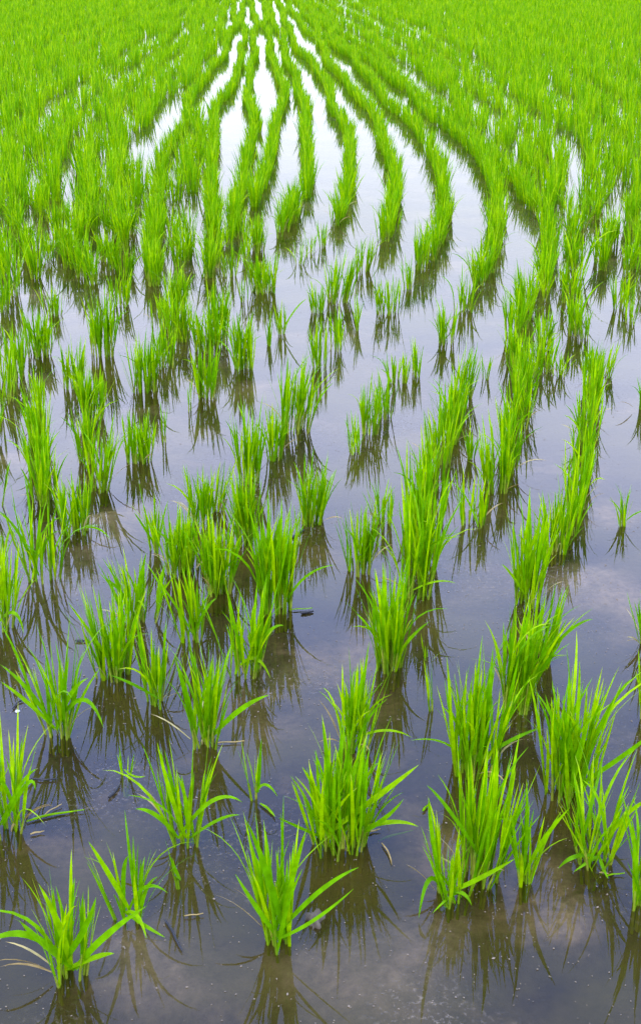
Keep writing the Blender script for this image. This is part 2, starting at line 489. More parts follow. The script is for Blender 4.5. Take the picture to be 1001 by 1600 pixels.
def build_plant(pos, h, spread, base_r, dens, seed, label, lean=0.0, extras=(), nseg=7, dry=None, parts=True):
    rng = np.random.RandomState(seed)
    root = bpy.data.objects.new('rice_plant', None)
    COL.objects.link(root)
    root.empty_display_size = 0.05
    zb = BED
    root.location = (pos[0], pos[1], zb)
    tag(root, label, 'rice plant', GROUP)
    n = max(2, int(CLUMP[dens] * (0.8 + 0.4 * rng.rand()) * max(0.7, (base_r / 0.024) ** 0.7 if dens in 'md' else 1.0)))
    if dens in 'md':
        n = int(n * (1.3 if pos[1] < 3.6 else 1.05 if pos[0] < 0 else 0.8))
        h *= 1.0 if extras else rng.uniform(0.88, 1.06)
    n = min(n, 44)
    # tillers over the base disc
    rr = np.sqrt(rng.rand(n)) * base_r
    aa = rng.rand(n) * 2 * math.pi
    bx, by = rr * np.cos(aa), rr * np.sin(aa) * 0.9
    q = rr / max(base_r, 1e-4)
    max_t = math.atan2(max(spread * 0.88 - base_r, 0.02), h * 0.9)
    t_tilt = np.clip(q * max_t * 0.85 + rng.randn(n) * 0.05, 0.0, 0.9)
    t_az = aa + rng.randn(n) * 0.5
    th = h * (0.20 + 0.14 * rng.rand(n))
    p0 = np.stack([bx, by, np.full(n, -0.01)], -1)
    lx = math.sin(lean)
    dirv = np.stack([np.sin(t_tilt) * np.cos(t_az) + lx, np.sin(t_tilt) * np.sin(t_az), np.cos(t_tilt)], -1)
    dirv /= np.linalg.norm(dirv, axis=1)[:, None]
    top = p0 + dirv * (th - zb)[:, None]
    mid = p0 + np.stack([dirv[:, 0] * 0.35, dirv[:, 1] * 0.35, dirv[:, 2]], -1) * ((th - zb) * 0.5)[:, None]
    st_r = rng.rand(n)
    stem = tubes(p0, mid, top, np.full(n, 0.0032), np.full(n, 0.0022), st_r)
    # leaves
    kk = rng.randint(3, 5, n) if dens != 's' else rng.randint(2, 4, n)
    ti = np.repeat(np.arange(n), kk)
    m = len(ti)
    order = np.concatenate([np.arange(k) for k in kk])          # 0 = youngest, upright
    frac = np.clip(1.0 - 0.18 * order - 0.12 * rng.rand(m), 0.3, 1.0)
    s0 = p0[ti] * ((1 - frac) ** 2)[:, None] + 2 * mid[ti] * (frac * (1 - frac))[:, None] + top[ti] * (frac ** 2)[:, None]
    tilt0 = np.arccos(np.clip(dirv[ti][:, 2], -1, 1))
    az0 = np.arctan2(dirv[ti][:, 1], dirv[ti][:, 0])
    az = az0 + rng.randn(m) * (0.4 + 0.5 * order)
    tilt = tilt0 * 0.95 + 0.02 + 0.05 * order * rng.rand(m)
    reach = max_t / 0.45
    curl = np.abs(rng.randn(m)) * (0.14 + 0.13 * order) * (0.55 + 0.75 * min(reach, 1.6))
    bent = rng.rand(m) < 0.07
    curl[bent] += rng.uniform(0.5, 1.3, bent.sum())
    tot = h * (0.62 + 0.44 * rng.rand(m) ** 1.4) * (1 - 0.07 * order)
    ln = np.clip(tot - (s0[:, 2] + zb), 0.25 * h, None) / np.clip(np.cos(tilt + 0.3 * curl), 0.55, 1)
    ln = np.minimum(ln, h * 0.95)
    wd = rng.uniform(0.0046, 0.0088, m) * (h / 0.28) ** 0.35
    if dens == 's':
        wd *= 0.75
    tw = rng.randn(m) * 0.9
    leaf = ribbons(s0, az, tilt, curl, ln, wd, tw, rng.rand(m) * 0.85, nseg, True, 1.7, rng.randn(m) * 0.25)
    if extras:
        sx, sz = px_scale(pos)
        sp, ws, rn = [], [], []
        for (cx_, cy_, ex, ey, wm) in extras:
            o0 = np.array([rng.uniform(-.6, .6) * base_r, -base_r * 0.3, 0.02 - zb])
            p1 = np.array([cx_ / sx, -0.02 + rng.uniform(-.02, .0), max(cy_ / sz, 0.01) - zb])
            p2 = np.array([ex / sx, -0.03 + rng.uniform(-.03, .01), max(ey / sz, 0.004) - zb])
            sp.append((o0, p1, p2)); ws.append(wm * 0.82 / sx); rn.append(rng.rand() * 0.6)
        leaf = join([leaf, bezier_blades(sp, ws, rn)])
    mesh_object('stem', *stem[:2], M_STEM, root, stem[2], stem[3])
    mesh_object('foliage', *leaf[:2], M_LEAF, root, leaf[2], leaf[3])
    nd = 3 if 'withered' in label else rng.randint(0, 4) if dens in 'md' and pos[1] < 5 else (1 if dens in 'md' and rng.rand() < 0.5 else 0)
    for _ in range(nd):
        a = rng.rand(1) * 2 * math.pi
        b0 = np.array([[base_r * 0.9 * math.cos(a[0]), base_r * 0.9 * math.sin(a[0]), 0.015 - zb]])
        wl = ribbons(b0, a + rng.randn(1) * .3, np.array([rng.uniform(.35, .9)]), np.array([rng.uniform(.5, 1.1)]),
                     np.array([h * rng.uniform(.3, .5)]), np.array([0.004]), rng.randn(1), rng.rand(1), 6, True)
        wl[0][:, 2] = np.maximum(wl[0][:, 2], 0.003 - zb)
        mesh_object('withered_leaf', *wl[:2], M_DRY, root, wl[2], wl[3])
    return root


# every clump read off the photograph, row by row from the near end:
# (x, y of the water line, height, width across the tops, width at the water, density, lean, extras, label)
R = {}
R['row along the left edge'] = [
    (10, 1298, 165, 115, 50, 'm', .02, [(60, 120, 58, 78, 8), (40, 100, 62, 105, 7)], 'rice clump cut by the left edge above the corner seedling, floating leaf beside it'),
    (6, 982, 135, 85, 34, 'm', 0.05, [(30, 55, 36, -8, 7)], None), (0, 882, 75, 60, 20, 't', .1, [], None), (-6, 790, 90, 70, 24, 't', .1, [], None),
    (-8, 690, 90, 60, 24, 'm', .1, [], None), (4, 628, 95, 60, 30, 'm', 0, [], None), (2, 487, 80, 50, 26, 'm', 0, [], None)]
R['second row from the left'] = [
    (106, 1524, 165, 160, 52, 'm', 0, [(-50, 110, -112, 82, 13), (50, 70, 135, 130, 13), (10, 90, -18, 172, 13), (45, 90, 62, 145, 12), (-30, 70, -60, 100, 12), (-10, 60, 0, 160, 12), (60, 50, 80, 52, 10)],
     'broad-leaved splayed young rice plant in the bottom left corner'),
    (93, 1150, 170, 125, 32, 'm', 0, [(50, 110, 78, 35, 9), (-40, 70, -78, 92, 8), (-30, 90, -74, 122, 8), (20, 80, 60, 110, 9)], 'fan-shaped rice clump with one leaf arching right to the water'),
    (67, 907, 140, 100, 36, 'm', 0, [(-25, 90, -55, 112, 6)], 'fan-shaped rice clump with yellowing foot near the left edge, before scum patch'),
    (92, 903, 62, 24, 10, 's', .1, [], 'thin side shoot just right of the fan-shaped clump with yellowing foot'),
    (70, 785, 118, 60, 34, 'd', 0, [], None), (64, 742, 110, 56, 32, 'd', 0, [], None), (60, 700, 105, 56, 32, 'd', -.04, [], None),
    (56, 660, 98, 56, 30, 'm', -.04, [], None), (24, 592, 98, 66, 42, 'd', 0, [], None), (62, 556, 92, 62, 34, 'd', 0, [], None)]
R['third row from the left'] = [
    (203, 1437, 150, 70, 26, 't', -.06, [(-20, 90, -45, 148, 10), (-5, 100, 12, 125, 9), (30, 95, 66, 62, 7), (20, 35, 32, -35, 8), (30, 10, 60, -15, 7)], 'thin rice plant with few stems between the corner plant and dark stick'),
    (178, 1057, 138, 90, 46, 'd', -.04, [(-20, 60, -55, 130, 7)], 'dense rice clump leaning left, standing right of the one with arching leaf'),
    (118, 833, 112, 60, 40, 'd', 0, [(40, 20, 60, -12, 4)], None), (158, 765, 130, 66, 32, 'd', .14, [], None), (136, 722, 112, 66, 30, 'd', 0, [], None),
    (145, 652, 100, 60, 36, 'd', 0, [], None), (116, 607, 92, 52, 34, 'd', 0, [], None), (84, 492, 62, 36, 24, 'm', 0, [], None)]
R['fourth row from the left'] = [
    (290, 1320, 172, 115, 36, 'm', .02, [(-40, 75, -70, 72, 9), (50, 110, 92, 78, 8), (60, 60, 88, 62, 6), (-20, 80, -32, 168, 9)], 'rice clump with brown withered leaves, behind the thin plant by the dark stick'),
    (283, 1388, 80, 26, 6, 's', -.08, [(-3, 40, -10, 78, 8)], 'slim shoot standing alone in front of the clump with a brown leaf'),
    (193, 1214, 46, 52, 10, 's', 0, [(20, 8, 38, 14, 4)], 'tiny seedling with splayed thin leaves beside a dark twig'),
    (242, 1102, 128, 76, 30, 'm', 0, [(-30, 50, -62, 62, 6)], 'narrow-footed rice clump just right of the dense left-leaning clump'),
    (217, 970, 112, 100, 46, 'm', 0, [(-20, 60, -45, 80, 7), (10, 80, 20, 112, 7)], None),
    (243, 862, 112, 48, 18, 't', 0, [(-15, 50, -28, 65, 5)], None), (217, 722, 92, 54, 34, 'd', 0, [], None), (257, 692, 86, 36, 12, 's', 0, [], None),
    (225, 610, 102, 62, 42, 'd', 0, [], None), (256, 573, 90, 50, 32, 'm', 0, [], None), (160, 556, 142, 70, 38, 'd', 0, [], None), (190, 477, 72, 38, 20, 'm', 0, [], None)]
R['fifth row from the left'] = [
    (318, 1162, 158, 110, 44, 'm', -.05, [(60, 70, 105, 92, 10), (-15, 70, -28, 135, 9), (10, 90, 22, 150, 9)], 'open rice clump with one leaf arching right above a straw'),
    (302, 1002, 128, 85, 24, 'm', -.05, [(-25, 70, -46, 105, 5), (25, 70, 40, 72, 6)], None), (288, 892, 122, 80, 52, 'd', 0, [], None), (345, 927, 128, 66, 38, 'd', 0, [], None),
    (312, 818, 105, 66, 34, 'm', -.05, [], None), (334, 800, 90, 56, 26, 'm', .1, [], None), (296, 642, 70, 38, 10, 's', 0, [], None), (322, 622, 112, 50, 26, 'd', .03, [], None),
    (280, 532, 90, 46, 32, 'd', 0, [], None), (252, 510, 70, 44, 24, 'm', 0, [], None), (325, 548, 92, 60, 40, 'd', 0, [], None), (275, 488, 80, 46, 28, 'd', 0, [], None)]
R['sixth row from the left'] = [
    (438, 1478, 200, 130, 40, 'm', -.02, [(-10, 120, -45, 215, 13), (20, 130, 42, 205, 11), (60, 110, 120, 140, 9), (50, 50, 112, 105, 7), (-30, 70, -65, 128, 10)], 'upright rice clump in the bottom middle, beside a mud clod'),
    (383, 1052, 150, 100, 40, 'm', 0, [(20, 55, 40, -22, 7), (40, 90, 62, 80, 7)], 'rice clump with a pale bent leaf hanging to the water'),
    (385, 850, 128, 48, 30, 'd', 0, [], None), (390, 752, 138, 62, 32, 'd', 0, [], None), (427, 717, 104, 42, 22, 'd', 0, [], None), (380, 577, 96, 50, 30, 'd', 0, [], None),
    (419, 540, 60, 22, 12, 't', 0, [], None), (340, 537, 112, 44, 30, 'd', 0, [], None), (380, 471, 54, 22, 14, 't', 0, [], None)]
R['seventh row from the left'] = [
    (525, 1316, 172, 175, 88, 'd', .02, [(70, 90, 122, 138, 11), (80, 60, 125, 40, 9), (-30, 90, -52, 130, 10), (-10, 100, -22, 195, 11), (70, 40, 100, 95, 9), (-60, 40, -88, 65, 6)], 'wide dense rice tussock in the bottom middle, behind the upright clump'),
    (401, 1250, 100, 34, 14, 's', 0, [(5, 50, 10, 104, 7), (15, 55, 34, 25, 6)], 'lone shoot with four leaves left of the wide dense tussock'),
    (432, 952, 165, 92, 52, 'd', 0, [(40, 70, 90, 78, 5)], None), (469, 848, 92, 18, 8, 's', 0, [], None), (490, 817, 118, 76, 40, 'd', .08, [], None),
    (460, 673, 138, 66, 46, 'd', .08, [], None), (498, 572, 82, 44, 24, 'm', 0, [], None), (525, 547, 75, 38, 20, 'm', 0, [], None), (440, 521, 62, 26, 14, 't', 0, [(25, 50, 40, 58, 3)], None),
    (412, 457, 76, 44, 36, 'd', 0, [], None), (467, 413, 44, 16, 10, 't', 0, [], None)]
R['eighth row from the left'] = [
    (550, 1166, 135, 90, 40, 'd', .03, [(50, 50, 92, 22, 5), (5, 90, 20, 142, 8)], 'leafy rice clump directly behind the wide dense tussock'),
    (605, 1043, 160, 95, 44, 'd', 0, [(-5, 100, -12, 170, 8), (-30, 80, -50, 90, 5), (30, 60, 62, 78, 6)], 'fan-shaped rice clump behind the leafy one, standing alone in water'),
    (676, 1110, 90, 26, 8, 's', 0, [], 'faint two-leaved shoot between fan-shaped clump and the right tussocks'),
    (672, 1028, 42, 10, 5, 's', 0, [], 'tiny single-leaf sprout right of the lone fan-shaped clump'),
    (562, 895, 118, 52, 32, 'd', 0, [], None), (600, 822, 86, 46, 26, 'm', 0, [], None), (555, 710, 75, 38, 20, 'm', -.05, [], None), (577, 677, 96, 48, 26, 'd', .04, [], None),
    (597, 652, 92, 42, 24, 'd', 0, [], None), (620, 597, 62, 36, 26, 'm', 0, [], None), (650, 588, 72, 26, 16, 'm', 0, [], None), (560, 516, 64, 26, 14, 't', 0, [], None),
    (497, 488, 62, 34, 18, 'm', -.05, [], None), (524, 472, 86, 56, 40, 'd', .12, [], None), (603, 490, 76, 46, 36, 'd', 0, [], None)]
R['ninth row from the left'] = [
    (702, 1404, 130, 110, 50, 'm', 0, [(-40, 80, -52, 0, 9), (-40, 130, -42, 175, 10), (40, 40, 90, 90, 9), (20, 30, 32, -38, 8), (-3, 20, -30, -38, 5)], 'low spreading rice clump in front of the tall right-hand tussock'),
    (817, 1380, 150, 34, 12, 't', -.03, [(15, 80, 55, 138, 9), (-3, 80, -12, 170, 9)], 'slender few-stemmed rice plant right of the low spreading clump'),
    (748, 1372, 190, 120, 58, 'd', .02, [(20, 110, 12, 215, 11), (-60, 130, -88, 150, 8)], 'tall dense rice tussock behind the low spreading clump'),
    (738, 1202, 175, 130, 66, 'd', 0, [(-40, 70, -100, 58, 4), (60, 70, 98, 78, 7)], 'big rice tussock behind the tall dense one, leaves crossing its neighbour'),
    (650, 932, 165, 82, 42, 'd', 0, [(30, 40, 58, 32, 4)], None), (660, 872, 150, 60, 34, 'd', 0, [], None), (655, 803, 120, 60, 40, 'd', -.04, [], None), (672, 765, 110, 56, 32, 'd', 0, [], None),
    (686, 728, 106, 52, 32, 'd', .03, [], None), (700, 692, 102, 50, 32, 'd', .05, [], None), (712, 656, 98, 50, 30, 'd', .06, [], None), (724, 622, 92, 48, 28, 'd', .08, [], None)]
R['tenth row from the left'] = [
    (930, 1347, 155, 160, 42, 'm', 0, [(-10, 20, -40, -45, 7), (0, 15, 10, -48, 8), (-45, 30, -62, -8, 8), (40, 110, 68, 120, 8), (0, 120, -42, 150, 8)], 'rice clump at right with long leaves drooping over its foot'),
    (887, 1242, 205, 150, 62, 'd', 0, [(-40, 120, -52, 165, 8), (80, 80, 112, 118, 9), (40, 150, 72, 190, 8), (0, 140, -6, 215, 9)], 'large dense rice tussock at right, behind the drooping one'),
    (805, 1108, 165, 90, 46, 'd', .04, [(40, 90, 55, 118, 7)], 'rice tussock with dark gaps, behind the big one crossing its neighbour'),
    (842, 1040, 130, 70, 34, 'm', .12, [(40, 80, 72, 82, 6)], 'right-leaning rice clump wedged between the two taller ones near the right'),
    (824, 943, 160, 85, 42, 'd', 0, [(-35, 60, -48, 70, 6), (5, 90, 8, 172, 6)], 'tall leaning rice clump with dark mirrored stems left of its foot'),
    (738, 820, 108, 50, 30, 'm', 0, [], None), (734, 716, 60, 36, 12, 't', 0, [], None), (776, 768, 120, 60, 38, 'd', -.02, [], None), (790, 735, 110, 56, 34, 'd', 0, [], None), (799, 702, 105, 54, 32, 'd', 0, [], None),
    (805, 668, 100, 52, 32, 'd', 0, [], None), (811, 634, 98, 50, 30, 'd', .02, [], None), (815, 604, 92, 50, 30, 'd', 0, [], None), (757, 592, 50, 18, 10, 't', 0, [], None), (806, 572, 86, 48, 28, 'd', 0, [], None)]
R['row along the right edge'] = [
    (996, 1417, 170, 90, 36, 'm', 0, [(-12, 90, -52, 190, 9)], 'rice clump cut by the right edge, lowest on that side'),
    (1014, 1130, 120, 80, 34, 'm', 0, [(-15, 60, -32, 85, 5)], None), (1010, 1010, 100, 80, 34, 'm', -.05, [], None),
    (868, 864, 108, 52, 30, 'd', 0, [], None), (890, 832, 112, 52, 32, 'd', .04, [], None), (900, 796, 108, 52, 32, 'd', .04, [], None), (905, 760, 104, 50, 30, 'd', .02, [], None),
    (910, 722, 100, 50, 30, 'd', .02, [], None), (915, 687, 96, 48, 30, 'd', 0, [], None), (920, 652, 92, 48, 28, 'd', 0, [], None), (925, 618, 88, 46, 28, 'd', .02, [], None),
    (943, 588, 62, 32, 18, 'm', 0, [], None), (975, 822, 74, 42, 12, 't', 0, [(15, 30, 30, 34, 3)], 'small sparse rice plant alone near the right edge'), (994, 640, 88, 36, 20, 'm', 0, [], None)]
R['scattered row before the right field'] = [
    (843, 583, 80, 44, 30, 'd', 0, [], None), (874, 588, 58, 34, 20, 'm', 0, [], None), (846, 548, 76, 44, 26, 'd', 0, [], None), (893, 523, 86, 46, 24, 'd', 0, [], None), (913, 528, 62, 28, 16, 'm', 0, [], None), (922, 592, 70, 40, 26, 'd', 0, [], None),
    (885, 452, 58, 34, 22, 'd', 0, [], None), (972, 482, 66, 36, 28, 'd', 0, [], None), (988, 506, 60, 30, 18, 'm', 0, [], None), (697, 538, 76, 40, 26, 'd', 0, [], None), (723, 487, 74, 36, 26, 'd', 0, [], None),
    (638, 452, 60, 24, 14, 'm', 0, [], None), (501, 385, 54, 20, 12, 'm', 0, [], None), (566, 423, 70, 36, 24, 'd', .06, [], None)]

R['scattered small tufts before the curved rows'] = [
    (382, 407, 62, 32, 16, 't', 0, [], None), (402, 393, 66, 40, 28, 'd', 0, [], None), (358, 432, 64, 34, 18, 'm', 0, [], None), (487, 396, 46, 28, 16, 't', 0, [], None),
    (352, 385, 62, 36, 24, 'm', 0, [], None), (370, 372, 62, 40, 26, 'd', 0, [], None), (440, 372, 52, 26, 16, 't', 0, [], None)]
ORD = ['first', 'second', 'third', 'fourth', 'fifth', 'sixth', 'seventh', 'eighth', 'ninth', 'tenth', 'eleventh', 'twelfth', 'thirteenth',
       'fourteenth', 'fifteenth', 'sixteenth', 'seventeenth', 'eighteenth', 'nineteenth', 'twentieth', 'twenty-first', 'twenty-second', 'twenty-third',
       'twenty-fourth', 'twenty-fifth', 'twenty-sixth', 'twenty-seventh', 'twenty-eighth', 'twenty-ninth', 'thirtieth']
DW = {'s': 'slight', 't': 'sparse', 'm': 'loose', 'd': 'dense'}

placed = []          # ground points of everything standing
n_single = 0
seed = 100
for row, plants in R.items():
    for k, (x, y, hp, wp, bp, dn, lean, ex, lab) in enumerate(plants):
        seed += 1
        pos = ground(x, y)
        sx, sz = px_scale(pos)
        h = hp / sz
        # solve the true height (perspective in depth)
        for _ in range(4):
            yt = project(np.array([pos[0], pos[1], h]))[1]
            h *= hp / max(y - yt, 1)
        if lab is None:
            lab = f"{DW[dn]} rice clump, {ORD[k]} from front in the {row}"
        big = 1.0 if y > 900 else 0.94 if (x < 480 and y < 760) else 0.84
        build_plant(pos, h * (1.04 if big >= 1 else 0.96), wp * big / sx / 2, bp / sx / 2, dn, seed, lab, lean, ex, 8 if y > 1000 else 6)
        placed.append(pos[:2]); n_single += 1
assert n_single < 290

# ---- planted rows running to the far end of the field, traced at the water line from near to far
LANES = {
 'first curved row from the left': [(365, 362), (375, 300), (382, 250), (392, 190), (398, 125), (398, 60), (394, 10)],
 'second curved row from the left': [(400, 328), (412, 290), (425, 250), (432, 190), (430, 125), (422, 60), (412, 10)],
 'third curved row from the left': [(434, 370), (455, 345), (473, 315), (488, 270), (490, 230), (480, 180), (462, 140), (448, 100), (432, 50), (422, 10)],
 'fourth curved row from the left': [(519, 360), (535, 335), (545, 300), (548, 260), (540, 210), (520, 170), (500, 140), (480, 100), (455, 55), (436, 10)],
 'fifth curved row from the left': [(600, 384), (613, 345), (621, 300), (615, 250), (595, 205), (570, 170), (545, 140), (515, 100), (480, 55), (453, 10)],
 'sixth curved row from the left': [(655, 430), (680, 390), (694, 350), (696, 310), (685, 265), (660, 230), (630, 190), (595, 150), (560, 115), (515, 70), (470, 15)],
 'seventh curved row from the left': [(748, 455), (765, 415), (778, 365), (778, 320), (765, 285), (745, 255), (715, 225), (680, 190), (640, 155), (595, 120), (545, 80), (490, 25)],
 'eighth curved row from the left': [(798, 537), (828, 490), (848, 445), (860, 395), (855, 355), (830, 325), (805, 295), (785, 270), (760, 240), (730, 210), (690, 175), (650, 142), (595, 100), (535, 58), (490, 20)],
}
LEFT = {
 'first left row beyond the curved rows': [(324, 440), (331, 400), (334, 360), (332, 290), (337, 245), (345, 190), (352, 150), (362, 125), (375, 90), (380, 60), (380, 15)],
 'second left row beyond the curved rows': [(292, 428), (283, 385), (280, 330), (292, 285), (300, 250), (316, 210), (328, 178)],
 'third left row beyond the curved rows': [(234, 455), (238, 410), (245, 350), (248, 300), (252, 255), (275, 210), (310, 160), (335, 120), (350, 90), (360, 60), (366, 15)],
 'fourth left row beyond the curved rows': [(215, 440), (212, 400), (210, 350), (212, 310), (220, 270)],
 'fifth left row beyond the curved rows': [(186, 430), (180, 380), (178, 330), (184, 280), (204, 225), (250, 162), (290, 125), (320, 92), (340, 55), (350, 15)],
 'sixth left row beyond the curved rows': [(137, 455), (130, 400), (125, 350), (128, 300), (140, 255), (165, 215), (205, 175), (252, 132), (292, 95), (320, 60), (334, 15)],
 'seventh left row beyond the curved rows': [(97, 447), (85, 400), (78, 350), (78, 300), (90, 255), (115, 215), (155, 175), (208, 132), (262, 92), (300, 55), (318, 15)],
 'eighth left row beyond the curved rows': [(27, 467), (30, 410), (28, 360), (30, 310), (40, 260), (65, 220), (105, 175), (157, 133), (222, 92), (275, 52), (302, 15)],
 'ninth left row beyond the curved rows': [(-18, 440), (-20, 390), (-15, 330), (0, 270), (20, 225), (58, 175), (108, 133), (178, 92), (245, 50), (284, 15)],
}
RIGHT = {
 'first right row beyond the curved rows': [(898, 480), (897, 420), (893, 370), (880, 330), (860, 295), (838, 262), (810, 230), (768, 195), (718, 160), (672, 125), (612, 85), (548, 45), (500, 15)],
 'second right row beyond the curved rows': [(950, 432), (938, 380), (925, 335), (900, 290), (875, 255), (845, 220), (798, 180), (742, 140), (680, 100), (608, 60), (535, 18)],
 'third right row beyond the curved rows': [(985, 440), (985, 370), (970, 325), (945, 280), (915, 240), (872, 200), (815, 160), (758, 120), (690, 80), (612, 38), (565, 15)],
 'fourth right row beyond the curved rows': [(1035, 470), (1035, 410), (1028, 360), (1015, 320), (990, 275), (960, 235), (918, 195), (857, 155), (793, 115), (720, 75), (642, 35), (592, 12)],
}


def world_line(pl, extend_to=82.0):
    p = np.array([ground(*q)[:2] for q in pl])
    if p[-1][1] > 22:
        while p[-1][1] < extend_to:
            d = p[-1] - p[-2]
            # far rows settle towards straight ahead
            d = d / np.linalg.norm(d)
            p = np.vstack([p, p[-1] + d * 6.0])
    # smooth resample
    seg = np.r_[0, np.cumsum(np.linalg.norm(np.diff(p, axis=0), axis=1))]
    s = np.arange(0, seg[-1], 0.05)
    q = np.stack([np.interp(s, seg, p[:, 0]), np.interp(s, seg, p[:, 1])], -1)
    kk = 9
    if len(q) > 3 * kk:
        pad = np.vstack([np.repeat(q[:1], kk, 0), q, np.repeat(q[-1:], kk, 0)])
        ker = np.ones(2 * kk + 1) / (2 * kk + 1)
        q = np.stack([np.convolve(pad[:, 0], ker, 'valid'), np.convolve(pad[:, 1], ker, 'valid')], -1)
    return s, q


def offset_line(q, off):
    d = np.gradient(q, axis=0)
    d /= np.linalg.norm(d, axis=1)[:, None] + 1e-9
    nrm = np.stack([d[:, 1], -d[:, 0]], -1)          # to the right of travel
    return q + nrm * off


rows = []
for nm, pl in LANES.items():
    rows.append((nm, world_line(pl)[1], 0.15, 'lane'))
for nm, pl in LEFT.items():
    rows.append((nm, world_line(pl)[1], 0.17 if nm[:5] in ('first', 'third') else 0.20, 'lane' if nm[:5] in ('first', 'third') else 'left'))
for nm, pl in RIGHT.items():
    rows.append((nm, world_line(pl)[1], 0.19, 'right'))
ql = world_line(LEFT['ninth left row beyond the curved rows'])[1]
for k in range(1, 60):
    rows.append((None, offset_line(ql, -0.30 * k), 0.20, 'left'))
qr = world_line(RIGHT['fourth right row beyond the curved rows'])[1]
for k in range(1, 85):
    rows.append((None, offset_line(qr, 0.30 * k), 0.20, 'right'))

rng = np.random.RandomState(11)
cand = []
for (nm, q, sp, side) in rows:
    dist = 0.0
    idx = 0
    last = None
    mea = rng.rand(4) * 6
    for p in q:
        if p[1] > 9:
            p = p + np.array([0.05 * math.sin(p[1] * .55 + mea[0]) + 0.05 * math.sin(p[1] * .21 + mea[1]) + 0.03 * math.sin(p[1] * 1.3 + mea[2]), 0]) * min(1, (p[1] - 9) / 6)
        stp = sp * (1.18 if p[1] < 11 and side != 'lane' else 1.0 if p[1] < 26 else 1.35 if p[1] < 45 else 1.8)
        if last is not None and np.hypot(*(p - last)) < stp:
            continue
        last = p
        if p[1] > 8 and rng.rand() < (0.09 if side == 'lane' else 0.09 if p[1] < 14 else 0.03):
            continue
        jit = 0.014 if side == 'lane' else 0.055
        pp = p + rng.randn(2) * jit
        P = np.array([pp[0], pp[1], 0.0])
        sx, sy, zc = project(P)
        if sx < -330 or sx > 1330 or pp[1] > 84:
            continue
        # keep clear of clumps already placed
        cand.append((pp[0], pp[1], sx, sy, nm, side))
cand.sort(key=lambda c: c[1])
pl_arr = np.array(placed)
keep = []
grid = {}


def near(x, y, r):
    gx_, gy_ = int(x // 0.3), int(y // 0.3)
    for a in (-1, 0, 1):
        for b in (-1, 0, 1):
            for (u, v) in grid.get((gx_ + a, gy_ + b), ()):
                if (u - x) ** 2 + (v - y) ** 2 < r * r:
                    return True
    return False


for (u, v) in placed:
    grid.setdefault((int(u // 0.3), int(v // 0.3)), []).append((u, v))
for c in cand:
    x, y = c[0], c[1]
    if near(x, y, 0.085 if c[5] == 'lane' else 0.115):
        continue
    grid.setdefault((int(x // 0.3), int(y // 0.3)), []).append((x, y))
    keep.append(c)

# the nearest ones in the frame become plants of their own, the rest of the field is one mass
SINGLES = 300
counts = {}
rest = []
for (x, y, sx, sy, nm, side) in keep:
    sh = np.interp(y, [6.5, 12], [1.0, 0.76 if side == 'lane' else 0.86])
    hgt = sh * (rng.uniform(0.21, 0.28) if side == 'lane' else rng.uniform(0.21, 0.31))
    if n_single < SINGLES and nm is not None and -15 < sx < 1015:
        seed += 1
        k = counts.get(nm, 0); counts[nm] = k + 1
        dn = 'd' if rng.rand() < 0.8 else 'm'
        wd = 'tall' if hgt > 0.26 else 'short' if hgt < 0.23 else 'mid-height'
        lab = f"{wd} {DW[dn]} rice clump, {ORD[k]} from front in the {nm}"
        build_plant(np.array([x, y, 0]), hgt * (1.08 if side == 'lane' else 1.05), rng.uniform(.06, .08) if side == 'lane' else rng.uniform(.065, .095), rng.uniform(.025, .038), dn, seed, lab, rng.randn() * .05, (), 5)
        n_single += 1
    else:
        rest.append((x, y, hgt, 0.045 if side == 'lane' and y > 30 else 0.025 if side == 'lane' else 0.046 if y < 13 else 0.058))
rest = np.array(rest)


def field_mass(P, nb, wlo, whi, nseg, rng):
    n = len(P)
    ti = np.repeat(np.arange(n), nb)
    m = len(ti)
    rb = P[ti, 3]
    r = np.sqrt(rng.rand(m)) * rb
    a = rng.rand(m) * 2 * math.pi
    p0 = np.stack([P[ti, 0] + r * np.cos(a), P[ti, 1] + r * np.sin(a), np.full(m, -0.03)], -1)
    tilt = np.clip(r / rb * 0.17 + rng.randn(m) * 0.05, 0, .6)
    curl = np.abs(rng.randn(m)) * 0.24
    ln = (P[ti, 2] + 0.03) * rng.uniform(0.6, 1.1, m)
    return ribbons(p0, a + rng.randn(m) * .5, tilt, curl, ln, rng.uniform(wlo, whi, m), rng.randn(m) * 1.0, rng.rand(m) * 0.85, nseg, False)


ry = rest[:, 1]
parts = [field_mass(rest[ry < 13], 34, 0.006, 0.010, 4, rng),
         field_mass(rest[(ry >= 13) & (ry < 24)], 21, 0.009, 0.014, 4, rng),
         field_mass(rest[(ry >= 24) & (ry < 45)], 14, 0.014, 0.022, 3, rng),
         field_mass(rest[ry >= 45], 9, 0.022, 0.034, 3, rng)]
v, f, r_, a_ = join(parts)
o = mesh_object('rice_field', v, f, M_LEAF, None, r_, a_)
tag(o, 'bright green mass of young rice filling the far field', 'rice field', None, 'stuff')
print('singles', n_single, 'rest', len(rest), 'faces', len(f))

